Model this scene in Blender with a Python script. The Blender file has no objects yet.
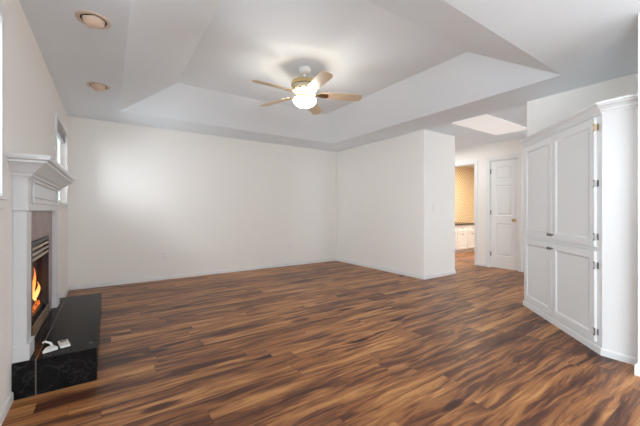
import bpy, bmesh, math, random
from mathutils import Vector, Matrix
R = math.radians
PI = math.pi
scene = bpy.context.scene
COL = scene.collection

# ------------------------------------------------------------------ camera
cam_d = bpy.data.cameras.new('camera')
cam = bpy.data.objects.new('camera', cam_d)
COL.objects.link(cam)
cam.location = (0, 0, 1.106)
cam.rotation_euler = (R(90), 0, R(-34.21))
cam_d.sensor_width = 36
cam_d.lens = 311.3 / 640 * 36
cam_d.shift_y = -1.7 / 640
cam_d.clip_start = 0.02
scene.camera = cam

# ------------------------------------------------------------------ light
scene.view_settings.view_transform = 'Standard'
scene.view_settings.look = 'None'
scene.view_settings.gamma = 1
scene.view_settings.use_curve_mapping = False
scene.view_settings.exposure = 0.60
scene.cycles.max_bounces = 14
scene.cycles.diffuse_bounces = 10
scene.cycles.transparent_max_bounces = 12

w = bpy.data.worlds.new('sky')
scene.world = w
w.use_nodes = True
wb = w.node_tree.nodes['Background']
wb.inputs[0].default_value = (0.90, 0.96, 1.0, 1)
wb.inputs[1].default_value = 4.6


def area(name, loc, rot, sx, sy, power, col=(1, 1, 1)):
    d = bpy.data.lights.new(name, 'AREA')
    d.shape = 'RECTANGLE'
    d.size, d.size_y, d.energy, d.color = sx, sy, power, col
    o = bpy.data.objects.new(name, d)
    o.location = loc
    o.rotation_euler = rot
    COL.objects.link(o)
    return o


# daylight through windows and patio door, rear and kitchen ones added for fill (each lamp stands just outside its pane)
DAY = (0.845, 0.945, 1.03)
K = dict(patio=38, patio_up=68, rear_up=60, kit=22, kit_up=27, backwin=13, frontwin=19, laundry=52)
area('patio_daylight', (-0.74, -1.45, 1.15), (0, R(-88), 0), 2.0, 2.1, K['patio'], DAY)
area('patio_ground_bounce', (-0.74, -1.45, 0.9), (0, R(-125), 0), 1.6, 2.1, K['patio_up'], DAY)
area('rear_fill', (1.5, -3.5, 1.2), (R(125), 0, 0), 1.8, 1.3, K['rear_up'], DAY)  # lamp added at an unseen rear window as general fill
area('kitchen_fill', (5.3, -1.86, 1.3), (R(88), 0, 0), 1.5, 1.9, K['kit'], DAY)  # added together with its window to brighten the hall
area('kitchen_fill_up', (5.3, -1.86, 1.1), (R(125), 0, 0), 1.5, 1.6, K['kit_up'], DAY)  # second added lamp, tipped upward for more light in the hall
area('back_window_daylight', (-0.72, 4.84, 1.67), (0, R(-90), 0), 1.0, 0.95, K['backwin'], DAY)
area('front_window_daylight', (-0.72, 1.8, 1.67), (0, R(-90), 0), 1.0, 0.95, K['frontwin'], DAY)
area('hall_fill', (5.5, 4.1, 2.40), (0, 0, 0), 0.5, 1.2, 11, (0.95, 0.98, 1.0))  # added lamp, hidden behind the return wall to brighten the hall
area('laundry_ceiling_light', (7.6, 4.0, 2.38), (0, 0, 0), 0.7, 0.7, K['laundry'], (1, 0.92, 0.80))

# ------------------------------------------------------------------ materials
MATS = {}


def mat(name, col, rough=0.5, metal=0.0, emit=None, estr=0.0, coat=0.0, bump=0.0, bscale=200, var=0.0):
    if name in MATS:
        return MATS[name]
    m = bpy.data.materials.new(name)
    m.use_nodes = True
    nt = m.node_tree
    b = nt.nodes['Principled BSDF']
    b.inputs['Base Color'].default_value = (*col, 1)
    b.inputs['Roughness'].default_value = rough
    b.inputs['Metallic'].default_value = metal
    b.inputs['Coat Weight'].default_value = coat
    if emit:
        b.inputs['Emission Color'].default_value = (*emit, 1)
        b.inputs['Emission Strength'].default_value = estr
    tc = nt.nodes.new('ShaderNodeTexCoord')
    nz = nt.nodes.new('ShaderNodeTexNoise')
    nz.inputs['Scale'].default_value = bscale
    nt.links.new(tc.outputs['Object'], nz.inputs['Vector'])
    if bump:
        bp = nt.nodes.new('ShaderNodeBump')
        bp.inputs['Strength'].default_value = bump
        bp.inputs['Distance'].default_value = 0.002
        nt.links.new(nz.outputs['Fac'], bp.inputs['Height'])
        nt.links.new(bp.outputs['Normal'], b.inputs['Normal'])
    if var:
        mx = nt.nodes.new('ShaderNodeMix')
        mx.data_type = 'RGBA'
        mx.inputs[6].default_value = (*[c * (1 - var) for c in col], 1)
        mx.inputs[7].default_value = (*[min(1, c * (1 + var)) for c in col], 1)
        nt.links.new(nz.outputs['Fac'], mx.inputs[0])
        nt.links.new(mx.outputs[2], b.inputs['Base Color'])
    MATS[name] = m
    return m


class NB:
    """tiny node-graph builder"""
    def __init__(s, name):
        s.m = bpy.data.materials.new(name)
        s.m.use_nodes = True
        s.nt = s.m.node_tree
        s.b = s.nt.nodes['Principled BSDF']
        s.N = s.nt.nodes.new

    def put(s, sock, v):
        if isinstance(v, (int, float)):
            sock.default_value = v
        elif isinstance(v, tuple):
            sock.default_value = v
        else:
            s.nt.links.new(v, sock)

    def math(s, op, a, b=None, c=None):
        n = s.N('ShaderNodeMath')
        n.operation = op
        s.put(n.inputs[0], a)
        if b is not None:
            s.put(n.inputs[1], b)
        if c is not None:
            s.put(n.inputs[2], c)
        return n.outputs[0]

    def xyz(s, x, y, z):
        n = s.N('ShaderNodeCombineXYZ')
        s.put(n.inputs[0], x); s.put(n.inputs[1], y); s.put(n.inputs[2], z)
        return n.outputs[0]

    def noise(s, vec, scale, detail=2, dist=0.0, rough=0.5):
        n = s.N('ShaderNodeTexNoise')
        s.put(n.inputs['Vector'], vec)
        n.inputs['Scale'].default_value = scale
        n.inputs['Detail'].default_value = detail
        n.inputs['Roughness'].default_value = rough
        n.inputs['Distortion'].default_value = dist
        return n.outputs['Fac']

    def ramp(s, f, stops):
        n = s.N('ShaderNodeValToRGB')
        s.put(n.inputs[0], f)
        e = n.color_ramp.elements
        while len(e) < len(stops):
            e.new(0.5)
        for i, (p, c) in enumerate(stops):
            e[i].position = p
            e[i].color = (*c, 1) if len(c) == 3 else c
        return n.outputs[0]

    def mix(s, f, a, b, blend='MIX'):
        n = s.N('ShaderNodeMix')
        n.data_type = 'RGBA'
        n.blend_type = blend
        s.put(n.inputs[0], f)
        for i, v in ((6, a), (7, b)):
            s.put(n.inputs[i], (*v, 1) if isinstance(v, tuple) and len(v) == 3 else v)
        return n.outputs[2]

    def coords(s):
        tc = s.N('ShaderNodeTexCoord')
        sp = s.N('ShaderNodeSeparateXYZ')
        s.nt.links.new(tc.outputs['Object'], sp.inputs[0])
        return tc.outputs['Object'], sp.outputs[0], sp.outputs[1], sp.outputs[2]


def floor_material():
    n = NB('acacia_plank_floor')
    vec, x, y, z = n.coords()
    PW, PL = 0.127, 1.22
    row = n.math('FLOOR', n.math('DIVIDE', y, PW))
    wn = n.N('ShaderNodeTexWhiteNoise'); wn.noise_dimensions = '1D'
    n.put(wn.inputs['W'], n.math('MULTIPLY', row, 7.31))
    xs = n.math('ADD', n.math('DIVIDE', x, PL), n.math('MULTIPLY', wn.outputs[0], 5.0))
    colm = n.math('FLOOR', xs)
    wp = n.N('ShaderNodeTexWhiteNoise'); wp.noise_dimensions = '3D'
    n.put(wp.inputs['Vector'], n.xyz(row, colm, 3.3))
    pr = wp.outputs['Value']
    sp = n.N('ShaderNodeSeparateColor'); n.put(sp.inputs[0], wp.outputs['Color'])
    # grain: long along X, offset per plank
    ox = n.math('MULTIPLY', sp.outputs[0], 31.0)
    oy = n.math('MULTIPLY', sp.outputs[1], 47.0)
    gx = n.math('ADD', x, ox)
    gy = n.math('ADD', y, oy)
    wob = n.noise(n.xyz(n.math('MULTIPLY', gx, 1.6), n.math('MULTIPLY', gy, 5.0), 0.0), 1.3, 2)
    wy = n.math('ADD', gy, n.math('MULTIPLY', n.math('SUBTRACT', wob, 0.5), 0.07))
    # knots pull the grain around them
    vo = n.N('ShaderNodeTexVoronoi'); vo.feature = 'F1'
    n.put(vo.inputs['Vector'], n.xyz(n.math('MULTIPLY', gx, 1.35), n.math('MULTIPLY', gy, 4.6), 0.0))
    vo.inputs['Scale'].default_value = 1.0
    kd = n.math('ADD', vo.outputs['Distance'], n.math('MULTIPLY', n.math('SUBTRACT', wob, 0.5), 0.30))
    knot = n.ramp(kd, [(0.07, (1, 1, 1)), (0.17, (0, 0, 0))])
    halo = n.ramp(kd, [(0.10, (1, 1, 1)), (0.42, (0, 0, 0))])
    wy2 = n.math('ADD', wy, n.math('MULTIPLY', halo, 0.035))
    broad = n.noise(n.xyz(n.math('MULTIPLY', gx, 1.5), n.math('MULTIPLY', wy2, 19.0), 0.0), 1.0, 5, 0.5, 0.62)
    mid = n.noise(n.xyz(n.math('MULTIPLY', gx, 2.6), n.math('MULTIPLY', wy2, 46.0), 4.0), 1.0, 2, 0.3, 0.5)
    fine = n.noise(n.xyz(n.math('MULTIPLY', gx, 9.0), n.math('MULTIPLY', wy2, 90.0), 0.0), 1.0, 2, 0.2, 0.5)
    f = n.math('SUBTRACT', n.math('MULTIPLY', broad, 1.75), 0.36)
    f = n.math('ADD', f, n.math('MULTIPLY', n.math('SUBTRACT', mid, 0.5), 0.55))
    f = n.math('ADD', f, n.math('MULTIPLY', n.math('SUBTRACT', fine, 0.5), 0.22))
    f = n.math('ADD', f, n.math('MULTIPLY', n.math('SUBTRACT', pr, 0.5), 0.30))
    f = n.math('SUBTRACT', f, n.math('MULTIPLY', knot, 0.5))
    c = n.ramp(f, [(0.08, (0.045, 0.016, 0.010)), (0.32, (0.108, 0.041, 0.025)), (0.435, (0.160, 0.064, 0.029)), (0.48, (0.235, 0.094, 0.037)),
                   (0.62, (0.33, 0.140, 0.051)), (0.85, (0.52, 0.26, 0.10))])
    # seams
    fy = n.math('FRACT', n.math('DIVIDE', y, PW))
    fx = n.math('FRACT', xs)
    sy = n.math('LESS_THAN', n.math('MINIMUM', fy, n.math('SUBTRACT', 1.0, fy)), 0.008)
    sx = n.math('LESS_THAN', n.math('MINIMUM', fx, n.math('SUBTRACT', 1.0, fx)), 0.0012)
    seam = n.math('MAXIMUM', sy, sx)
    c = n.mix(n.math('MULTIPLY', seam, 0.55), c, (0.03, 0.014, 0.009))
    n.put(n.b.inputs['Base Color'], c)
    n.put(n.b.inputs['Roughness'], n.math('ADD', 0.30, n.math('MULTIPLY', fine, 0.12)))
    n.b.inputs['Specular IOR Level'].default_value = 0.24
    bp = n.N('ShaderNodeBump'); bp.inputs['Strength'].default_value = 0.25; bp.inputs['Distance'].default_value = 0.0015
    n.put(bp.inputs['Height'], n.math('SUBTRACT', fine, seam))
    n.put(n.b.inputs['Normal'], bp.outputs[0])
    return n.m


def marble_material():
    n = NB('black_marble_tile')
    vec, x, y, z = n.coords()
    w1 = n.noise(vec, 3.2, 5, 1.8, 0.6)
    vein = n.ramp(n.math('ABSOLUTE', n.math('SUBTRACT', w1, 0.5)), [(0.0, (1, 1, 1)), (0.018, (0, 0, 0))])
    w2 = n.noise(vec, 9.0, 4, 1.2, 0.6)
    vein2 = n.ramp(n.math('ABSOLUTE', n.math('SUBTRACT', w2, 0.52)), [(0.0, (0.5, 0.5, 0.5)), (0.012, (0, 0, 0))])
    cloud = n.noise(vec, 5.0, 3)
    c = n.mix(cloud, (0.004, 0.004, 0.005), (0.018, 0.017, 0.018))
    c = n.mix(n.math('MULTIPLY', n.math('ADD', vein, vein2), 0.10), c, (0.22, 0.21, 0.21))
    # grout joint running the length of the hearth
    g = n.math('LESS_THAN', n.math('ABSOLUTE', n.math('ADD', x, 0.361)), 0.0028)
    g2 = n.math('LESS_THAN', n.math('ABSOLUTE', n.math('SUBTRACT', y, 3.05)), 0.0)
    c = n.mix(n.math('MAXIMUM', g, g2), c, (0.16, 0.145, 0.13))
    n.put(n.b.inputs['Base Color'], c)
    n.b.inputs['Roughness'].default_value = 0.2
    n.b.inputs['Specular IOR Level'].default_value = 0.04
    return n.m


def slate_tile_material():
    n = NB('mauve_stone_tile')
    vec, x, y, z = n.coords()
    a = n.noise(n.xyz(x, n.math('MULTIPLY', y, 9.0), n.math('MULTIPLY', z, 2.2)), 3.0, 4, 0.5)
    c = n.ramp(a, [(0.3, (0.18, 0.10, 0.095)), (0.55, (0.27, 0.165, 0.155)), (0.75, (0.36, 0.25, 0.235))])
    fy = n.math('FRACT', n.math('DIVIDE', n.math('ADD', y, 10.0), 0.30))
    fz = n.math('FRACT', n.math('DIVIDE', n.math('SUBTRACT', z, 0.008), 0.30))
    g = n.math('MAXIMUM', n.math('LESS_THAN', fy, 0.014), n.math('LESS_THAN', fz, 0.014))
    c = n.mix(g, c, (0.05, 0.04, 0.038))
    n.put(n.b.inputs['Base Color'], c)
    n.b.inputs['Roughness'].default_value = 0.35
    return n.m


def wallpaper_material():
    n = NB('gold_trellis_wallpaper')
    vec, x, y, z = n.coords()
    k = 0.095
    a = n.math('FRACT', n.math('DIVIDE', n.math('ADD', n.math('ADD', x, z), 20.0), k))
    b = n.math('FRACT', n.math('DIVIDE', n.math('ADD', n.math('SUBTRACT', x, z), 20.0), k))
    line = n.math('MAXIMUM', n.math('LESS_THAN', n.math('ABSOLUTE', n.math('SUBTRACT', a, 0.5)), 0.15),
                  n.math('LESS_THAN', n.math('ABSOLUTE', n.math('SUBTRACT', b, 0.5)), 0.15))
    c = n.mix(line, (0.78, 0.66, 0.47), (0.44, 0.27, 0.10))
    n.put(n.b.inputs['Base Color'], c)
    n.b.inputs['Roughness'].default_value = 0.35
    return n.m


def flame_material():
    n = NB('gas_flame')
    vec, x, y, z = n.coords()
    n.b.inputs['Base Color'].default_value = (0.9, 0.3, 0.05, 1)
    c = n.ramp(n.math('DIVIDE', z, 0.26), [(0.0, (1.0, 0.55, 0.18)), (0.45, (1.0, 0.30, 0.05)), (1.0, (0.8, 0.09, 0.01))])
    n.put(n.b.inputs['Emission Color'], c)
    n.b.inputs['Emission Strength'].default_value = 1.5
    return n.m


def glass_material(name, tint=(1, 1, 1), refl=0.0):
    m = bpy.data.materials.new(name)
    m.use_nodes = True
    nt = m.node_tree
    nt.nodes.clear()
    o = nt.nodes.new('ShaderNodeOutputMaterial')
    t = nt.nodes.new('ShaderNodeBsdfTransparent'); t.inputs[0].default_value = (*tint, 1)
    g = nt.nodes.new('ShaderNodeBsdfGlossy'); g.inputs['Roughness'].default_value = 0.03
    fr = nt.nodes.new('ShaderNodeFresnel'); fr.inputs[0].default_value = 1.45
    mx = nt.nodes.new('ShaderNodeMixShader')
    if refl:
        mx.inputs[0].default_value = refl
    else:
        nt.links.new(fr.outputs[0], mx.inputs[0])
    nt.links.new(t.outputs[0], mx.inputs[1])
    nt.links.new(g.outputs[0], mx.inputs[2])
    nt.links.new(mx.outputs[0], o.inputs[0])
    return m


def log_material():
    n = NB('charred_log')
    vec, x, y, z = n.coords()
    a = n.noise(vec, 30, 4, 0.5)
    c = n.ramp(a, [(0.35, (0.02, 0.014, 0.01)), (0.6, (0.20, 0.12, 0.07)), (0.75, (0.38, 0.26, 0.17))])
    n.put(n.b.inputs['Base Color'], c)
    n.b.inputs['Roughness'].default_value = 0.9
    return n.m


def ember_material():
    n = NB('glowing_embers')
    vec, x, y, z = n.coords()
    a = n.noise(vec, 45, 3)
    c = n.ramp(a, [(0.45, (0.02, 0.005, 0.0)), (0.62, (1.0, 0.22, 0.03))])
    n.b.inputs['Base Color'].default_value = (0.03, 0.02, 0.02, 1)
    n.put(n.b.inputs['Emission Color'], c)
    n.b.inputs['Emission Strength'].default_value = 1.4
    return n.m


M = dict(
    wall=mat('warm_white_wall_paint', (0.83, 0.805, 0.77), 0.85, bump=0.15, bscale=260),
    ceil=mat('ceiling_paint', (0.80, 0.85, 0.89), 0.9, bump=0.2, bscale=180),
    trim=mat('white_trim_paint', (0.76, 0.76, 0.75), 0.38, bump=0.03, bscale=90),
    cab=mat('white_cabinet_paint', (0.72, 0.725, 0.725), 0.33, bump=0.04, bscale=70),
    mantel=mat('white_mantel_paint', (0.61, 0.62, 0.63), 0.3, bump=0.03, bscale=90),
    white_metal=mat('white_enamel', (0.72, 0.72, 0.70), 0.35),
    brass=mat('polished_brass', (0.62, 0.47, 0.25), 0.25, 1.0, var=0.08),
    antique=mat('antique_brass', (0.50, 0.33, 0.14), 0.32, 1.0, var=0.1),
    pewter=mat('dark_pewter', (0.20, 0.19, 0.185), 0.35, 1.0, var=0.1),
    blade=mat('bleached_oak_blade', (0.60, 0.47, 0.32), 0.4, var=0.12, bscale=14),
    bowl=mat('frosted_glass_bowl', (0.9, 0.88, 0.82), 0.4, emit=(1.0, 0.98, 0.93), estr=20),
    black=mat('black_metal', (0.012, 0.012, 0.013), 0.4),
    louver=mat('champagne_metal_louver', (0.55, 0.43, 0.31), 0.34, 1.0, var=0.05),
    firebrick=mat('firebox_liner', (0.05, 0.035, 0.03), 0.9, var=0.4, bscale=20),
    almond=mat('almond_light_trim', (0.62, 0.50, 0.40), 0.45),
    peach=mat('copper_toned_eyeball', (0.72, 0.55, 0.43), 0.3),
    lens=mat('reflector_lens', (0.8, 0.78, 0.75), 0.15),
    plastic=mat('ivory_plastic', (0.82, 0.80, 0.77), 0.4),
    cream=mat('cream_enamel', (0.50, 0.45, 0.34), 0.35),
    whiteplastic=mat('white_plastic', (0.80, 0.78, 0.76), 0.4),
    screen=mat('grey_display', (0.16, 0.16, 0.16), 0.2),
    panel=mat('diffuser_panel', (0.70, 0.67, 0.65), 0.6, emit=(1, 0.95, 0.92), estr=0.26),
    counter=mat('dark_brown_counter', (0.05, 0.028, 0.02), 0.3, var=0.3),
    blind=mat('grey_blind', (0.32, 0.32, 0.33), 0.5),
    ground=mat('outside_ground', (0.35, 0.35, 0.33), 0.9, var=0.2, bscale=3),
    slot=mat('dark_slot', (0.03, 0.03, 0.03), 0.6),
)
M['floor'] = floor_material()
M['marble'] = marble_material()
M['tile'] = slate_tile_material()
M['paper'] = wallpaper_material()
M['flame'] = flame_material()
M['glass'] = glass_material('window_glass')
M['fireglass'] = glass_material('fire_glass', (0.9, 0.9, 0.9), 0.05)
M['log'] = log_material()
M['ember'] = ember_material()


# ------------------------------------------------------------------ mesh helpers
def box(bm, x0, x1, y0, y1, z0, z1):
    v = [bm.verts.new(p) for p in ((x0, y0, z0), (x1, y0, z0), (x1, y1, z0), (x0, y1, z0),
                                   (x0, y0, z1), (x1, y0, z1), (x1, y1, z1), (x0, y1, z1))]
    for f in ((0, 3, 2, 1), (4, 5, 6, 7), (0, 1, 5, 4), (1, 2, 6, 5), (2, 3, 7, 6), (3, 0, 4, 7)):
        bm.faces.new([v[i] for i in f])


def prism(bm, poly, z0, z1):
    a = [bm.verts.new((p[0], p[1], z0)) for p in poly]
    b = [bm.verts.new((p[0], p[1], z1)) for p in poly]
    n = len(poly)
    bm.faces.new(a[::-1]); bm.faces.new(b)
    for i in range(n):
        bm.faces.new((a[i], a[(i + 1) % n], b[(i + 1) % n], b[i]))


def lathe(bm, prof, seg=32, cap=True, mtx=None):
    rings = []
    for r, z in prof:
        rings.append([bm.verts.new((r * math.cos(2 * PI * i / seg), r * math.sin(2 * PI * i / seg), z)) for i in range(seg)])
    for a, b in zip(rings, rings[1:]):
        for i in range(seg):
            bm.faces.new((a[i], a[(i + 1) % seg], b[(i + 1) % seg], b[i]))
    if cap:
        bm.faces.new(rings[0][::-1]); bm.faces.new(rings[-1])
    if mtx is not None:
        vs = [v for r in rings for v in r]
        bmesh.ops.transform(bm, matrix=mtx, verts=vs)


def tube(bm, pts, r, seg=8):
    rings = []
    for i, p in enumerate(pts):
        p = Vector(p)
        d = (Vector(pts[min(i + 1, len(pts) - 1)]) - Vector(pts[max(i - 1, 0)])).normalized()
        u = d.orthogonal().normalized() if abs(d.z) > 0.9 else d.cross(Vector((0, 0, 1))).normalized()
        v = d.cross(u)
        rr = r[i] if isinstance(r, (list, tuple)) else r
        rings.append([bm.verts.new(p + u * rr * math.cos(2 * PI * k / seg) + v * rr * math.sin(2 * PI * k / seg)) for k in range(seg)])
    for a, b in zip(rings, rings[1:]):
        for k in range(seg):
            bm.faces.new((a[k], a[(k + 1) % seg], b[(k + 1) % seg], b[k]))
    bm.faces.new(rings[0][::-1]); bm.faces.new(rings[-1])


def sweep(bm, path, prof, side=1):
    """closed profile [(offset outward, z)] swept along a 2-D path with mitred corners"""
    P = [Vector(p) for p in path]
    nrm = []
    for a, b in zip(P, P[1:]):
        d = (b - a).normalized()
        nrm.append(Vector((d.y, -d.x)) * side)
    rings = []
    for i, p in enumerate(P):
        if i == 0:
            m = nrm[0]
        elif i == len(P) - 1:
            m = nrm[-1]
        else:
            m = nrm[i - 1] + nrm[i]
            m = m / (m.length_squared / 2) if m.length else nrm[i]
        rings.append([bm.verts.new((p.x + m.x * o, p.y + m.y * o, z)) for o, z in prof])
    k = len(prof)
    for a, b in zip(rings, rings[1:]):
        for j in range(k):
            bm.faces.new((a[j], a[(j + 1) % k], b[(j + 1) % k], b[j]))
    bm.faces.new(rings[0][::-1]); bm.faces.new(rings[-1])


def relief(bm, w, h, t, rects, d=0.008, s=0.018, raise_=0.0, x0=0, z0=0):
    """panelled door: back at y=0, face at y=-t; rects (x0,x1,z0,z1) are routed panels"""
    box(bm, x0, x0 + w, -(t - d), 0, z0, z0 + h)
    xs = sorted({x0, x0 + w} | {r[i] + x0 for r in rects for i in (0, 1)})
    zs = sorted({z0, z0 + h} | {r[i] + z0 for r in rects for i in (2, 3)})
    for a, b in zip(xs, xs[1:]):
        for c, e in zip(zs, zs[1:]):
            mx, mz = (a + b) / 2 - x0, (c + e) / 2 - z0
            if any(r[0] < mx < r[1] and r[2] < mz < r[3] for r in rects):
                continue
            box(bm, a, b, -t, -(t - d), c, e)
    for r in rects:
        a, b, c, e = r[0] + x0, r[1] + x0, r[2] + z0, r[3] + z0

        def fr(a, b, c, e, y1, ins, y2):
            o = [bm.verts.new(p) for p in ((a, y1, c), (b, y1, c), (b, y1, e), (a, y1, e))]
            i = [bm.verts.new(p) for p in ((a + ins, y2, c + ins), (b - ins, y2, c + ins), (b - ins, y2, e - ins), (a + ins, y2, e - ins))]
            for k in range(4):
                bm.faces.new((o[k], o[(k + 1) % 4], i[(k + 1) % 4], i[k]))
            return i
        fr(a, b, c, e, -t, s, -(t - d) - 0.0003)
        if raise_:
            q = s * 1.3
            i = fr(a + q, b - q, c + q, e - q, -(t - d) - 0.0003, s * 1.2, -(t - d) - raise_)
            bm.faces.new(i)


def make(name, bm, m, parent=None, bevel=0.0, smooth=False, loc=None, seg=2, kind=None):
    bmesh.ops.remove_doubles(bm, verts=bm.verts, dist=1e-6) if smooth else None
    bmesh.ops.recalc_face_normals(bm, faces=bm.faces)
    me = bpy.data.meshes.new(name)
    bm.to_mesh(me)
    bm.free()
    if smooth:
        for p in me.polygons:
            p.use_smooth = True
    o = bpy.data.objects.new(name, me)
    me.materials.append(m)
    COL.objects.link(o)
    if parent is not None:
        o.parent = parent
    if loc:
        o.location = loc
    if bevel:
        md = o.modifiers.new('bevel', 'BEVEL')
        md.width = bevel; md.segments = seg; md.limit_method = 'ANGLE'; md.angle_limit = R(40)
    if smooth:
        md = o.modifiers.new('edges', 'EDGE_SPLIT'); md.split_angle = R(35)
    if kind:
        o['kind'] = kind
    return o


def struct(name, bm, m, parent=None, bevel=0.0):
    return make(name, bm, m, parent, bevel, kind=None if parent else 'structure')


def thing(name, label, cat, loc=(0, 0, 0), rz=0, group=None):
    o = bpy.data.objects.new(name, None)
    o.empty_display_size = 0.1
    COL.objects.link(o)
    o.location = loc
    o.rotation_euler = (0, 0, rz)
    o['label'] = label; o['category'] = cat
    if group:
        o['group'] = group
    return o


def tag(o, label, cat, group=None):
    o['label'] = label; o['category'] = cat
    if group:
        o['group'] = group
    return o


def copy_tree(o, parent=None):
    c = o.copy()
    COL.objects.link(c)
    if parent is not None:
        c.parent = parent
    for ch in [q for q in bpy.data.objects if q.parent == o]:
        copy_tree(ch, c)
    return c


def wall_cells(bm, u0, u1, z0, z1, holes, place):
    """wall built as solid cells around its openings; place(a,b,c,d) adds one box"""
    us = sorted({u0, u1} | {h[i] for h in holes for i in (0, 1)})
    zs = sorted({z0, z1} | {h[i] for h in holes for i in (2, 3)})
    for a, b in zip(us, us[1:]):
        for c, d in zip(zs, zs[1:]):
            mu, mz = (a + b) / 2, (c + d) / 2
            if any(h[0] < mu < h[1] and h[2] < mz < h[3] for h in holes):
                continue
            place(bm, a, b, c, d)


# ------------------------------------------------------------------ room shell
XL, YB, XR, YC, XD, H = -0.468, 5.587, 4.239, 3.227, 5.10, 2.44
XH = 6.25            # wall with the narrow white door
XK = 4.22            # end of the wall above the built-in
YN = -3.2            # wall behind the camera
XE = 9.2
T = 0.12
W1 = (1.33, 2.26, 1.195, 2.12)      # window nearest the camera: y0,y1,z0,z1
W2 = (4.36, 5.34, 1.215, 2.12)

bm = bmesh.new(); box(bm, XL - T, XE + T, YN - T, YB + T, -0.1, 0)
struct('floor', bm, M['floor'])

# ceiling: flat border, four sloping tray sides, raised flat centre
TX0, TX1, TY0, TY1, TD, TZ = 0.12, 3.67, 1.19, 4.93, 0.61, 2.75
bm = bmesh.new()
xs = [XL - T, TX0, TX1, XE + T]; ys = [YN - T, TY0, TY1, YB + T]
for i in range(3):
    for j in range(3):
        if i == 1 and j == 1:
            continue
        bm.faces.new([bm.verts.new(p) for p in ((xs[i], ys[j], H), (xs[i + 1], ys[j], H), (xs[i + 1], ys[j + 1], H), (xs[i], ys[j + 1], H))])
lo = [(TX0, TY0), (TX1, TY0), (TX1, TY1), (TX0, TY1)]
hi = [(TX0 + TD, TY0 + TD), (TX1 - TD, TY0 + TD), (TX1 - TD, TY1 - TD), (TX0 + TD, TY1 - TD)]
for k in range(4):
    a, b = lo[k], lo[(k + 1) % 4]; c, d = hi[(k + 1) % 4], hi[k]
    bm.faces.new([bm.verts.new(p) for p in ((*a, H), (*b, H), (*c, TZ), (*d, TZ))])
bm.faces.new([bm.verts.new((*p, TZ)) for p in hi])
bmesh.ops.remove_doubles(bm, verts=bm.verts, dist=1e-5)
box(bm, XL - T, XE + T, YN - T, YB + T, TZ + 0.1, TZ + 0.16)
struct('ceiling', bm, M['ceil'])

PD = (-2.45, -0.45, 0.0, 2.1)       # patio door: y0,y1,z0,z1
YKN = -1.6
FO = (2.80, 3.56, 0.213, 0.90)      # firebox opening (y0,y1,z0,z1)
bm = bmesh.new()
wall_cells(bm, YN - T, YB + T, 0, H, [W1, W2, FO, PD], lambda b, a, c, d, e: box(b, XL - T, XL, a, c, d, e))
struct('wall_left', bm, M['wall'])
bm = bmesh.new(); box(bm, XL, XE + T, YB, YB + T, 0, H)
struct('wall_back', bm, M['wall'])
bm = bmesh.new(); prism(bm, [(XR, YB), (XR, YC), (XD, YC), (XD, YC + T), (XR + T, YC + T), (XR + T, YB)], 0, H)
struct('wall_return', bm, M['wall'], bevel=0.008)
# hall wall with opening to the laundry and the narrow door
OP = (3.51, 4.40, 0.0, 2.09)
DR = (2.69, 3.21, 0.0, 2.10)
bm = bmesh.new()
wall_cells(bm, YN, YB, 0, H, [OP, DR], lambda b, a, c, d, e: box(b, XH, XH + T, a, c, d, e))
struct('wall_hall', bm, M['wall'])
# wall over and behind the built-in cabinet, ends at the hallway
bm = bmesh.new(); box(bm, XK, XK + T, YN, 1.72, 0, H)
struct('wall_cabinet', bm, M['wall'])
bm = bmesh.new(); box(bm, 2.955, XK, YN, 0.53, 0, H)
struct('wall_right', bm, M['wall'])
# wall behind camera with an added fill window, kitchen wall with another to light the hall
RW = (0.6, 2.4, 0.75, 2.05)
KW = (4.6, 6.0, 0.5, 2.1)
bm = bmesh.new()
wall_cells(bm, XL - T, XK + T, 0, H, [RW], lambda b, a, c, d, e: box(b, a, c, YN - T, YN, d, e))
struct('wall_rear', bm, M['wall'])
bm = bmesh.new()
wall_cells(bm, XK + T, XE + T, 0, H, [KW], lambda b, a, c, d, e: box(b, a, c, YKN - T, YKN, d, e))
struct('wall_kitchen', bm, M['wall'])
bm = bmesh.new(); box(bm, XE, XE + T, YN, YB, 0, H)
struct('wall_laundry_side', bm, M['wall'])
bm = bmesh.new(); box(bm, XH + T, XE, 5.20, 5.30, 0, H)
struct('wall_laundry', bm, M['paper'])
bm = bmesh.new(); box(bm, XH + T, XE, 2.2, 2.3, 0, H)
struct('wall_laundry_near', bm, M['wall'])
bm = bmesh.new(); box(bm, -14, -0.62, -12, 18, -0.35, -0.3)
struct('ground', bm, M['ground'])
bm = bmesh.new(); box(bm, -0.6, 12, -12, -3.4, -0.35, -0.3)
struct('ground_patio', bm, M['ground'])

# baseboards
BP = [(0, 0), (0.011, 0), (0.011, 0.046), (0.006, 0.056), (0, 0.058)]


def baseboard(name, path, side=1, prof=BP):
    bm = bmesh.new(); sweep(bm, path, prof, side); return struct(name, bm, M['trim'])


baseboard('baseboard_left', [(XL, -0.45), (XL, 2.505)], 1)
baseboard('baseboard_back', [(XL, 4.165), (XL, YB), (XR, YB), (XR, YC), (XD, YC), (XD, YC + T)], 1)
baseboard('baseboard_hall', [(XH, YKN), (XH, 2.63)], -1)
baseboard('baseboard_hall_middle', [(XH, 3.27), (XH, 3.435)], -1)
baseboard('baseboard_right', [(2.955, YN), (2.955, 0.53), (3.12, 0.53)], -1,
          [(0, 0), (0.015, 0), (0.015, 0.065), (0.008, 0.078), (0, 0.08)])


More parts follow.
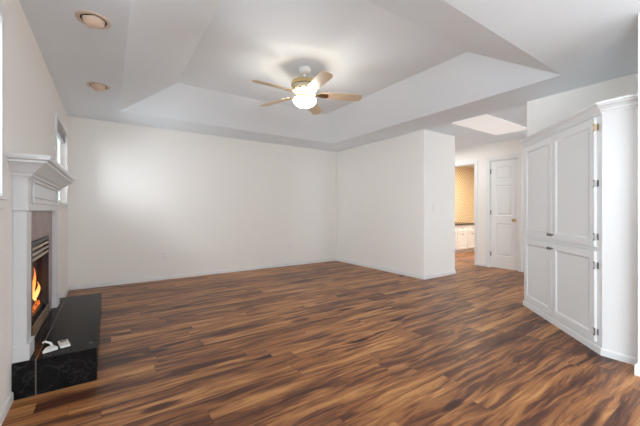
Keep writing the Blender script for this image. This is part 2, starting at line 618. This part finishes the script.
# casings
def casing(name, y0, y1, z1, x, wdt=0.062, th=0.016):
    bm = bmesh.new()
    for a, b in ((y0 - wdt, y0), (y1, y1 + wdt)):
        box(bm, x - th, x, a, b, 0, z1)
        box(bm, x - th - 0.006, x - th, a if a < y0 - .01 else b - 0.014, a + 0.014 if a < y0 - .01 else b, 0, z1)
    box(bm, x - th, x, y0 - wdt, y1 + wdt, z1, z1 + wdt)
    box(bm, x - th - 0.006, x - th, y0 - wdt, y1 + wdt, z1 + wdt - 0.014, z1 + wdt)
    # jamb lining
    box(bm, x, x + T, y0, y0 + 0.012, 0, z1)
    box(bm, x, x + T, y1 - 0.012, y1, 0, z1)
    box(bm, x, x + T, y0 + 0.012, y1 - 0.012, z1 - 0.012, z1)
    return struct(name, bm, M['trim'], bevel=0.003)


casing('trim_1', DR[0], DR[1], DR[3], XH)
casing('trim_2', OP[0], OP[1], OP[3], XH)

# narrow hall door, three raised panels
dw, dh = DR[1] - DR[0] - 0.03, DR[3] - 0.025
dE = bpy.data.objects.new('door_1', None); COL.objects.link(dE)
dE.location = (XH + 0.045, DR[1] - 0.015, 0.010); dE.rotation_euler = (0, 0, R(-90)); dE['kind'] = 'structure'
bm = bmesh.new()
relief(bm, dw, dh, 0.035, [(0.10, dw - 0.10, 0.23, 0.86), (0.10, dw - 0.10, 1.01, 1.60), (0.10, dw - 0.10, 1.71, 1.96)],
       0.010, 0.016, 0.008)
make('door_leaf', bm, M['trim'], dE)
bm = bmesh.new()
mt = Matrix.Translation((dw - 0.055, -0.035, 0.93)) @ Matrix.Rotation(R(90), 4, 'X')
lathe(bm, [(0.028, 0), (0.028, 0.006), (0.012, 0.010), (0.011, 0.030), (0.026, 0.040), (0.030, 0.052), (0.024, 0.064), (0.008, 0.068)], 20, True, mt)
make('door_knob', bm, M['antique'], dE, smooth=True)
for z in (0.22, 1.03, 1.84):
    bm = bmesh.new()
    tube(bm, [(-0.004, -0.040, z), (-0.004, -0.040, z + 0.09)], 0.006)
    box(bm, -0.010, 0.012, -0.0375, -0.0345, z, z + 0.09)
    make('door_hinge', bm, M['pewter'], dE)


# windows in the left wall
def window(name, Wn, blind):
    y0, y1, z0, z1 = Wn
    E = bpy.data.objects.new(name, None); COL.objects.link(E); E['kind'] = 'structure'
    E.location = (XL, (y0 + y1) / 2, z0)
    ox, oy, oz = XL, (y0 + y1) / 2, z0

    def b(bmm, xa, xb, ya, yb, za, zb):
        box(bmm, xa - ox, xb - ox, ya - oy, yb - oy, za - oz, zb - oz)
    bm = bmesh.new()
    b(bm, XL, XL + 0.014, y0 - 0.06, y0, z0 - 0.01, z1 + 0.06)
    b(bm, XL, XL + 0.014, y1, y1 + 0.06, z0 - 0.01, z1 + 0.06)
    b(bm, XL, XL + 0.014, y0, y1, z1, z1 + 0.06)
    make('window_casing', bm, M['trim'], E, 0.003)
    bm = bmesh.new()
    b(bm, XL - 0.03, XL + 0.022, y0 - 0.07, y1 + 0.07, z0 - 0.030, z0 - 0.010)
    b(bm, XL, XL + 0.012, y0 - 0.06, y1 + 0.06, z0 - 0.075, z0 - 0.030)
    make('window_sill', bm, M['trim'], E, 0.003)
    bm = bmesh.new()
    xf = XL - 0.085
    for a, c, d, e in ((y0, y0 + 0.035, z0, z1), (y1 - 0.035, y1, z0, z1), (y0 + .035, y1 - .035, z0, z0 + 0.035),
                       (y0 + .035, y1 - .035, z1 - 0.035, z1)):
        b(bm, xf, xf + 0.03, a, c, d, e)
    make('window_frame', bm, M['white_metal'], E)
    bm = bmesh.new(); b(bm, xf + 0.01, xf + 0.014, y0 + .035, y1 - .035, z0 + .035, z1 - .035)
    make('pane', bm, M['glass'], E)
    if blind:
        bm = bmesh.new()
        for k in range(4):
            b(bm, XL - 0.045, XL - 0.008, y0 + 0.012, y1 - 0.012, z1 - 0.035 - k * 0.026, z1 - 0.018 - k * 0.026)
        make('blind', bm, M['blind'], E)
    return E


window('window_1', W1, False)
window('window_2', W2, True)
# patio slider, and the rear and kitchen windows added behind the camera for fill light
for nm, (a, c, d, e), y, sw in (('door_2', PD, XL - 0.09, True), ('added_window_rear', RW, YN - 0.09, False), ('added_window_kitchen', KW, YKN - 0.09, False)):
    E = bpy.data.objects.new(nm, None); COL.objects.link(E); E['kind'] = 'structure'
    mid = (a + c) / 2

    def fbox(bmm, u0, u1, t0, t1, z0, z1):
        if sw:
            box(bmm, t0, t1, u0, u1, z0, z1)
        else:
            box(bmm, u0, u1, t0, t1, z0, z1)
    bm = bmesh.new()
    for p in ((a, a + .05, d, e), (c - .05, c, d, e), (a + .05, c - .05, e - .05, e), (a + .05, c - .05, d, d + .05), (mid - .03, mid + .03, d + .05, e - .05)):
        fbox(bm, p[0], p[1], y, y + 0.05, p[2], p[3])
    make('frame', bm, M['white_metal'], E)
    for q0, q1 in ((a + .05, mid - .03), (mid + .03, c - .05)):
        bm = bmesh.new(); fbox(bm, q0, q1, y + .02, y + .025, d + .05, e - .05)
        make('pane', bm, M['glass'], E)

# ------------------------------------------------------------------ corner built-in cabinet
P0, P1 = Vector((4.065, 1.685)), Vector((3.14, 0.76))
CT = 1.87
cab = thing('corner_cabinet', 'tall white built-in corner cabinet with four panelled doors and a crown moulding', 'cabinet', (P0.x, P0.y, 0))
ox, oy = P0.x, P0.y


def loc2(pts):
    return [(p[0] - ox, p[1] - oy) for p in pts]


bm = bmesh.new()
prism(bm, loc2([(P0.x, P0.y), (P1.x, P1.y), (3.14, 0.535), (XK - .003, 0.535), (XK - .003, 1.716)]), 0.0, 1.935)
make('carcass', bm, M['cab'], cab)
bm = bmesh.new()
crown = [(-0.01, 1.855), (0.008, 1.855), (0.010, 1.866), (0.016, 1.870), (0.020, 1.886), (0.034, 1.905),
         (0.044, 1.912), (0.046, 1.920), (0.054, 1.923), (0.056, 1.940), (-0.01, 1.940)]
sweep(bm, loc2([(XK - .003, 1.716), (P0.x, P0.y), (P1.x, P1.y), (3.14, 0.535)]), crown, 1)
make('crown_moulding', bm, M['cab'], cab)
bm = bmesh.new()
sweep(bm, loc2([(P0.x + .02, P0.y), (P0.x, P0.y), (P1.x, P1.y), (3.14, 0.535)]), [(0, 0), (0.014, 0), (0.014, 0.042), (0.010, 0.052), (0, 0.054)], 1)
make('base_moulding', bm, M['cab'], cab)

LF = (P0 - P1).length
doors = [(0.045, 0.635, 0.825, 1.845, 'l', 'u'), (0.642, 1.255, 0.825, 1.845, 'r', 'u'),
         (0.045, 0.635, 0.080, 0.795, 'l', 'd'), (0.642, 1.255, 0.080, 0.795, 'r', 'd')]
for a, c, z0, z1, sd, ud in doors:
    D = None
    bm = bmesh.new()
    ww, hh = c - a, z1 - z0
    relief(bm, ww, hh, 0.020, [(0.062, ww - 0.062, 0.062, hh - 0.062)], 0.009, 0.014, 0.0)
    D = make('door', bm, M['cab'], cab, 0.002)
    D.rotation_euler = (0, 0, R(225))
    v = Vector((-0.70711, -0.70711)) * a + Vector((-0.70711, 0.70711)) * 0.001
    D.location = (v.x, v.y, z0)
    kx = ww - 0.020 if sd == 'l' else 0.020
    kz = 0.052 if ud == 'u' else hh - 0.052
    bm = bmesh.new()
    mt = Matrix.Translation((kx, -0.020, kz)) @ Matrix.Rotation(R(90), 4, 'X')
    lathe(bm, [(0.008, 0), (0.006, 0.004), (0.005, 0.014), (0.012, 0.018), (0.015, 0.024), (0.012, 0.029), (0.004, 0.031)], 16, True, mt)
    make('knob', bm, M['pewter'], D, smooth=True)
    if sd == 'r':
        hz = (0.08, 0.50, 0.94) if ud == 'u' else (0.08, 0.60)
        for i, q in enumerate(sorted(hz)):
            bm = bmesh.new()
            hx = ww
            box(bm, hx - 0.012, hx - 0.001, -0.0225, -0.020, q - 0.030, q - 0.018)
            box(bm, hx - 0.012, hx - 0.001, -0.0225, -0.020, q + 0.018, q + 0.030)
            tube(bm, [(hx + 0.004, -0.020, q - 0.028), (hx + 0.004, -0.020, q + 0.028)], 0.0055)
            box(bm, hx + 0.001, hx + 0.020, -0.0045, -0.002, q - 0.024, q + 0.024)
            hm = M['antique'] if (ud == 'u' and i == 2) else M['pewter']
            hg = make('hinge', bm, hm, D)
            if hm is M['antique']:
                hg['label'] = 'brass-coloured hinge, unlike the dark ones'

# ------------------------------------------------------------------ hearth
HX, HY0, HY1, HZ = -0.062, 2.508, 4.16, 0.213
bm = bmesh.new()
box(bm, XL + 0.001, HX, HY0, HY1, 0.0, HZ)
o = make('hearth', bm, M['marble'], None, 0.003)
tag(o, 'raised black marble tile hearth slab along the left wall', 'hearth')

# ------------------------------------------------------------------ mantel surround
MY0, MY1 = 2.53, 3.90        # body
XB = -0.404                  # leg / frieze face
MZ = 1.11                    # frieze underside
mt_ = thing('fireplace_mantel', 'white painted fireplace mantel with crown shelf, panelled frieze and two legs', 'mantel', (XL, (MY0 + MY1) / 2, HZ))
mox, moy, moz = XL, (MY0 + MY1) / 2, HZ


def mb(bmm, xa, xb, ya, yb, za, zb):
    box(bmm, xa - mox, xb - mox, ya - moy, yb - moy, za - moz, zb - moz)


LW = 0.135
for y0 in (MY0, MY1 - LW):
    bm = bmesh.new()
    mb(bm, XL + .001, XB, y0, y0 + LW, HZ + 0.001, MZ)
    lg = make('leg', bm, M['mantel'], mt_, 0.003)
    bm = bmesh.new()
    mb(bm, XL + .001, XB + 0.014, y0 - 0.012, y0 + LW + 0.010, HZ + 0.001, HZ + 0.098)
    make('plinth_block', bm, M['mantel'], lg, 0.004)
bm = bmesh.new()
FZ = 1.335
mb(bm, XL + .001, XB + 0.004, MY0 - 0.008, MY1 + 0.008, MZ, FZ)
# thin lip at bottom of frieze and applied panel frame
mb(bm, XB + 0.004, XB + 0.012, MY0 - 0.008, MY1 + 0.008, MZ, MZ + 0.018)
mb(bm, XL + .001, XB + 0.012, MY0 - 0.016, MY0 - 0.008, MZ, MZ + 0.010)
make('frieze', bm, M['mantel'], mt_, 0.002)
bm = bmesh.new()
pa, pb, pz0, pz1 = MY0 + 0.12, MY1 - 0.12, MZ + 0.045, FZ - 0.030
for q in ((pa, pb, pz0, pz0 + 0.016), (pa, pb, pz1 - 0.016, pz1), (pa, pa + 0.02, pz0 + .016, pz1 - .016), (pb - 0.02, pb, pz0 + .016, pz1 - .016)):
    mb(bm, XB + 0.004, XB + 0.017, *q)
mb(bm, XB + 0.004, XB + 0.012, pa + 0.05, pb - 0.05, pz0 + 0.038, pz1 - 0.038)
make('frieze_panel', bm, M['mantel'], mt_, 0.004)
bm = bmesh.new()
ST = 1.432
prof = [(-0.02, 1.300), (0.006, 1.300), (0.012, 1.312), (0.022, 1.316), (0.024, 1.328), (0.036, 1.338), (0.048, 1.352), (0.066, 1.372), (0.082, 1.385),
        (0.090, 1.390), (0.092, 1.402), (0.104, 1.406), (0.108, 1.412), (0.112, 1.424), (0.112, ST), (-0.02, ST)]
prof = [(o_ * 1.08, z - moz) for o_, z in prof]
sweep(bm, [(XL + .001 - mox, MY0 - .008 - moy), (XB + .004 - mox, MY0 - .008 - moy), (XB + .004 - mox, MY1 + .008 - moy), (XL + .001 - mox, MY1 + .008 - moy)], prof, 1)
mb(bm, XL + .001, XB, MY0, MY1, FZ, ST - 0.001)
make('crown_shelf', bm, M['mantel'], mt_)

# stone tile surround
bm = bmesh.new()
ty0, ty1 = MY0 + LW + .001, MY1 - LW - .001
XT = -0.43
for a, c, d, e in ((ty0, FO[0], HZ + .001, 0.90), (FO[1], ty1, HZ + .001, 0.90), (ty0, ty1, 0.90, MZ - .001)):
    box(bm, XL + .001, XT, a, c, d, e)
o = make('tile_surround', bm, M['tile'])
tag(o, 'mauve brown stone tile surround framed by the white mantel', 'tile surround')

# gas fireplace insert
IY0, IY1, IZ0, IZ1 = 2.812, 3.548, HZ + .002, 0.895
fi = thing('gas_fireplace', 'black gas fireplace insert with champagne louvers, glass front and lit fire', 'fireplace', (XL, (IY0 + IY1) / 2, HZ))
fox, foy, foz = XL, (IY0 + IY1) / 2, HZ


def fb(bmm, xa, xb, ya, yb, za, zb):
    box(bmm, xa - fox, xb - fox, ya - foy, yb - foy, za - foz, zb - foz)


XI = -0.425
bm = bmesh.new()
fb(bm, -0.90, -0.88, IY0, IY1, IZ0, IZ1)
fb(bm, -0.88, XI, IY0, IY0 + 0.028, IZ0, IZ1)
fb(bm, -0.88, XI, IY1 - 0.028, IY1, IZ0, IZ1)
fb(bm, -0.88, XI, IY0 + .028, IY1 - .028, IZ1 - 0.025, IZ1)
fb(bm, -0.88, XI, IY0 + .028, IY1 - .028, IZ0, IZ0 + 0.012)
fb(bm, -0.88, XI - 0.035, IY0 + .028, IY1 - .028, IZ0 + 0.012, IZ0 + 0.115)
fb(bm, -0.88, XI - 0.035, IY0 + .028, IY1 - .028, IZ1 - 0.150, IZ1 - 0.025)
make('firebox', bm, M['black'], fi)
bm = bmesh.new()
fb(bm, -0.879, -0.872, IY0 + .029, IY1 - .029, IZ0 + .116, IZ1 - .151)
fb(bm, -0.872, XI - .06, IY0 + .029, IY0 + .036, IZ0 + .116, IZ1 - .151)
fb(bm, -0.872, XI - .06, IY1 - .036, IY1 - .029, IZ0 + .116, IZ1 - .151)
make('brick_liner', bm, M['firebrick'], fi)
for zc in (IZ1 - 0.050, IZ1 - 0.088, IZ1 - 0.126, IZ0 + 0.090, IZ0 + 0.056, IZ0 + 0.024):
    bm = bmesh.new()
    v = [(XI - 0.003, zc - 0.009), (XI + 0.001, zc - 0.008), (XI - 0.001, zc + 0.008), (XI - 0.006, zc + 0.009)]
    a = [bm.verts.new((p[0] - fox, IY0 + .03 - foy, p[1] - foz)) for p in v]
    b = [bm.verts.new((p[0] - fox, IY1 - .03 - foy, p[1] - foz)) for p in v]
    bm.faces.new(a[::-1]); bm.faces.new(b)
    for i in range(4):
        bm.faces.new((a[i], a[(i + 1) % 4], b[(i + 1) % 4], b[i]))
    make('louver', bm, M['louver'], fi)
bm = bmesh.new()
fb(bm, XI - 0.040, XI - 0.036, IY0 + .03, IY1 - .03, IZ0 + .117, IZ1 - .152)
make('glass_front', bm, M['fireglass'], fi)
bm = bmesh.new()
fb(bm, -0.80, XI - 0.05, IY0 + .06, IY1 - .06, IZ0 + 0.116, IZ0 + 0.145)
make('ember_bed', bm, M['ember'], fi)
random.seed(5)
for k, (pa_, pb_, r) in enumerate((((-0.515, 2.88, 0.375), (-0.52, 3.48, 0.385), 0.032), ((-0.60, 2.90, 0.40), (-0.60, 3.47, 0.42), 0.036),
                                   ((-0.50, 2.93, 0.41), (-0.58, 3.20, 0.50), 0.022), ((-0.50, 3.46, 0.42), (-0.58, 3.20, 0.52), 0.022),
                                   ((-0.50, 3.10, 0.40), (-0.54, 3.36, 0.47), 0.018), ((-0.50, 3.30, 0.40), (-0.54, 3.06, 0.46), 0.016))):
    bm = bmesh.new()
    n_ = 7
    pts, rr = [], []
    for i in range(n_):
        t = i / (n_ - 1)
        p = Vector(pa_).lerp(Vector(pb_), t) + Vector((random.uniform(-.006, .006),) * 1 + (0, random.uniform(-.006, .006)))
        pts.append((p.x - fox, p.y - foy, p.z - foz)); rr.append(r * random.uniform(0.82, 1.1))
    tube(bm, pts, rr, 10)
    make('log', bm, M['log'], fi, smooth=True)
for k in range(16):
    y = 2.88 + 0.56 * (k + 0.5) / 16 + random.uniform(-.01, .01)
    x = (-0.485, -0.50, -0.53)[k % 3]
    h = random.uniform(0.08, 0.30) * (1.15 if k % 3 else 0.8)
    z0 = 0.40
    bm = bmesh.new()
    pts, rr = [], []
    ph = random.uniform(0, 6)
    for i in range(9):
        t = i / 8
        pts.append((0.010 * math.sin(4 * t + ph), 0.018 * t * math.sin(5 * t + ph), t * h))
        rr.append(max(0.0012, 0.015 * (math.sin(PI * min(1, (t * 0.75 + 0.25))) ** 1.1) * (1 - t * 0.35)))
    tube(bm, pts, rr, 8)
    fl = make('flame', bm, M['flame'], fi, smooth=True)
    fl.location = (x - fox, y - foy, z0 - foz)

# things lying on the hearth
rc = thing('thermostat_remote', 'small white remote with grey display lying on the black hearth', 'remote control', (-0.245, 2.68, HZ + 0.0005), R(12))
bm = bmesh.new(); box(bm, -0.027, 0.027, -0.060, 0.060, 0, 0.017)
make('case', bm, M['whiteplastic'], rc, 0.005)
bm = bmesh.new(); box(bm, -0.018, 0.018, 0.012, 0.050, 0.017, 0.018)
make('display', bm, M['screen'], rc)
pa_ = thing('wall_bracket', 'small white angled plastic bracket standing on the hearth beside the mantel plinth', 'bracket', (-0.315, 2.625, HZ + 0.0005), R(20))
bm = bmesh.new()
prism(bm, [(-0.040, -0.035), (0.040, -0.030), (0.034, 0.020), (0.004, 0.034), (-0.018, 0.010)], 0, 0.020)
make('base', bm, M['whiteplastic'], pa_, 0.005)
bm = bmesh.new()
tube(bm, [(0.022, 0.012, 0.014), (0.012, 0.018, 0.040), (-0.014, 0.020, 0.058), (-0.028, 0.014, 0.056)], [0.008, 0.007, 0.006, 0.005], 8)
make('hook', bm, M['whiteplastic'], pa_, smooth=True)

# ------------------------------------------------------------------ ceiling fan
FX, FY = 1.865, 3.055
fan = thing('ceiling_fan', 'brass and white ceiling fan with five oak blades and a glowing bowl', 'ceiling fan', (FX, FY, TZ))
bm = bmesh.new()
lathe(bm, [(0.060, 0.0), (0.066, -0.006), (0.066, -0.050), (0.052, -0.066), (0.020, -0.072)], 32)
make('canopy', bm, M['white_metal'], fan, smooth=True)
bm = bmesh.new(); lathe(bm, [(0.016, -0.070), (0.016, -0.165)], 16)
make('downrod', bm, M['white_metal'], fan, smooth=True)
bm = bmesh.new()
lathe(bm, [(0.060, -0.148), (0.120, -0.154), (0.150, -0.164), (0.156, -0.176), (0.156, -0.210), (0.150, -0.216)], 40)
make('motor_band', bm, M['brass'], fan, smooth=True)
bm = bmesh.new()
lathe(bm, [(0.148, -0.214), (0.150, -0.230), (0.138, -0.256), (0.112, -0.280), (0.080, -0.292), (0.076, -0.318), (0.050, -0.326)], 40)
make('motor_housing', bm, M['cream'], fan, smooth=True)
# cut-outs on the housing: small brass bosses
for k in range(10):
    a = 2 * PI * k / 10
    bm = bmesh.new()
    mt = Matrix.Rotation(a, 4, 'Z') @ Matrix.Translation((0.137, 0, -0.250)) @ Matrix.Rotation(R(115), 4, 'Y')
    lathe(bm, [(0.020, -0.004), (0.020, 0.004), (0.014, 0.008)], 12, True, mt)
    make('boss', bm, M['brass'], fan, smooth=True)
BZ = -0.298
for k in range(5):
    a = R(5 - 34.21 + 72 * k)
    bm = bmesh.new()
    # blade outline, rounded tip, pitched
    out = [(0.205, -0.052), (0.30, -0.060), (0.50, -0.068), (0.61, -0.068), (0.650, -0.050), (0.662, -0.020), (0.662, 0.020), (0.650, 0.050),
           (0.61, 0.068), (0.50, 0.068), (0.30, 0.060), (0.205, 0.052), (0.190, 0.030), (0.190, -0.030)]
    prism(bm, out, -0.004, 0.004)
    bmesh.ops.transform(bm, matrix=Matrix.Rotation(R(-13), 4, 'X'), verts=bm.verts)
    bl = make('blade', bm, M['blade'], fan, 0.002)
    bl.location = (0, 0, BZ); bl.rotation_euler = (0, R(2.2), a)
    bm = bmesh.new()
    prism(bm, [(0.085, -0.014), (0.15, -0.018), (0.19, -0.040), (0.255, -0.040), (0.275, -0.018), (0.275, 0.018), (0.255, 0.040), (0.19, 0.040), (0.15, 0.018), (0.085, 0.014)], -0.010, -0.0045)
    bmesh.ops.transform(bm, matrix=Matrix.Rotation(R(-13), 4, 'X'), verts=bm.verts)
    make('blade_arm', bm, M['brass'], bl, 0.002)
bm = bmesh.new()
lathe(bm, [(0.118, -0.340), (0.134, -0.342), (0.137, -0.348), (0.137, -0.360), (0.126, -0.363), (0.118, -0.352)], 40, False)
make('light_fitter', bm, M['antique'], fan, smooth=True)
bm = bmesh.new()
prof = [(0.130, -0.356)]
for i in range(1, 11):
    t = i / 10 * PI / 2
    prof.append((0.133 * math.cos(t) ** 0.8 if i < 10 else 0.004, -0.362 - 0.085 * math.sin(t)))
lathe(bm, prof, 40, False)
make('glass_bowl', bm, M['bowl'], fan, smooth=True)
for k in range(3):
    a = 2 * PI * k / 3
    bm = bmesh.new(); tube(bm, [(0.045 * math.cos(a), 0.045 * math.sin(a), -0.322), (0.122 * math.cos(a), 0.122 * math.sin(a), -0.345)], 0.005)
    make('fitter_bracket', bm, M['brass'], fan)
# the bulb inside the bowl; its light leaves through the open top
d = bpy.data.lights.new('fan_bulb', 'POINT'); d.energy = 5; d.color = (1, 0.985, 0.95); d.shadow_soft_size = 0.03
lo_ = bpy.data.objects.new('fan_bulb', d); COL.objects.link(lo_); lo_.parent = fan
lo_.location = (0, 0, -0.375)


# ------------------------------------------------------------------ recessed eyeball lights
def eyeball(loc, label, rz, tilt):
    t = thing('recessed_light', label, 'recessed light', loc, rz, 'recessed eyeball ceiling lights')
    bm = bmesh.new()
    lathe(bm, [(0.104, 0.0), (0.102, -0.006), (0.094, -0.009), (0.080, -0.008), (0.075, 0.0)], 40, False)
    make('trim_ring', bm, M['almond'], t, smooth=True)
    bm = bmesh.new(); lathe(bm, [(0.078, -0.0015), (0.078, -0.003), (0.062, -0.003), (0.062, -0.0015)], 32)
    make('gap_shadow_ring', bm, M['slot'], t)
    bm = bmesh.new()
    c0 = 0.010
    pr = []
    for i in range(9):
        th = R(112) - R(112 - 40) * i / 8
        pr.append((0.068 * math.sin(th), -0.068 * math.cos(th)))
    pr += [(0.040, -0.047), (0.035, -0.042)]
    mt = Matrix.Translation((0, 0, c0)) @ Matrix.Rotation(tilt, 4, 'Y')
    lathe(bm, pr, 32, True, mt)
    make('eyeball', bm, M['peach'], t, smooth=True)
    bm = bmesh.new(); lathe(bm, [(0.002, -0.0435), (0.034, -0.0445), (0.034, -0.046), (0.002, -0.047)], 24, True, mt)
    make('lamp_face', bm, M['lens'], t)
    return t


eyeball((-0.085, 2.68, H), 'recessed eyeball ceiling light nearer the camera, larger in view, at the upper left corner', R(60), R(-38))
eyeball((-0.09, 4.06, H), 'recessed eyeball ceiling light nearer the back wall, above the mantel end', R(60), R(-38))

# ------------------------------------------------------------------ hall ceiling panel
bm = bmesh.new(); box(bm, 4.29, 5.62, 2.25, 2.77, H - 0.006, H - 0.0005)
o = make('ceiling_light_panel', bm, M['panel'])
tag(o, 'flat off-white rectangular light panel in the hallway ceiling', 'ceiling light')


# ------------------------------------------------------------------ outlets and switch
def plate(name, label, cat, loc, rz, kind='outlet', col='plastic', group=None):
    t = thing(name, label, cat, loc, rz, group)
    bm = bmesh.new(); box(bm, -0.036, 0.036, -0.006, -0.0005, -0.058, 0.058)
    make('cover_plate', bm, M[col], t, 0.003)
    if kind == 'outlet':
        for z in (-0.026, 0.026):
            bm = bmesh.new(); box(bm, -0.017, 0.017, -0.009, -0.006, z - 0.016, z + 0.016)
            so = make('socket', bm, M[col], t, 0.003)
            for x in (-0.007, 0.007):
                bm = bmesh.new(); box(bm, x - 0.0015, x + 0.0015, -0.0095, -0.009, z - 0.004, z + 0.008)
                make('slot', bm, M['slot'], so)
    else:
        bm = bmesh.new(); box(bm, -0.006, 0.006, -0.016, -0.006, -0.004, 0.014)
        make('toggle', bm, M[col], t, 0.002)
    return t


plate('wall_outlet', 'outlet with cover plate low on the back wall, left of the fan', 'outlet', (0.764, YB, 0.396), 0, group='wall outlets')
plate('wall_outlet', 'outlet on the back wall close to the far corner, right of the other one', 'outlet', (3.058, YB, 0.40), 0, group='wall outlets', col='plastic')
plate('wall_outlet', 'outlet low on the side wall past the far corner', 'outlet', (XR, 4.357, 0.375), R(-90), group='wall outlets')
plate('light_switch', 'ivory toggle light switch on the short wall end before the hallway', 'light switch', (4.48, YC, 1.17), 0, 'switch', 'whiteplastic')

# ------------------------------------------------------------------ laundry vanity seen through the opening
vx0, vx1, vy0, vy1 = 6.55, 8.45, 4.68, 5.195
va = thing('vanity_cabinet', 'white base cabinet with drawers under a dark brown counter, beyond the hallway opening', 'cabinet', (vx0, vy0, 0))
bm = bmesh.new(); box(bm, 0, vx1 - vx0, 0.02, vy1 - vy0, 0.09, 0.745); box(bm, 0.0, vx1 - vx0, 0.08, vy1 - vy0, 0, 0.09)
make('carcass', bm, M['cab'], va)
bm = bmesh.new(); box(bm, -0.02, vx1 - vx0 + 0.02, -0.02, vy1 - vy0, 0.745, 0.785)
make('countertop', bm, M['counter'], va, 0.004)
for k in range(4):
    x0 = 0.02 + k * 0.468
    for z0, z1 in ((0.57, 0.73), (0.11, 0.55)):
        bm = bmesh.new(); relief(bm, 0.445, z1 - z0, 0.018, [(0.05, 0.395, 0.04, z1 - z0 - 0.04)], 0.006, 0.010)
        d = make('drawer' if z0 > .5 else 'door', bm, M['cab'], va, loc=(x0, 0.019, z0))
        bm = bmesh.new()
        mt = Matrix.Translation((0.2225, -0.018, (z1 - z0) / 2 if z0 > .5 else z1 - z0 - .05)) @ Matrix.Rotation(R(90), 4, 'X')
        lathe(bm, [(0.006, 0), (0.006, 0.012), (0.014, 0.018), (0.012, 0.026)], 12, True, mt)
        make('knob', bm, M['pewter'], d)
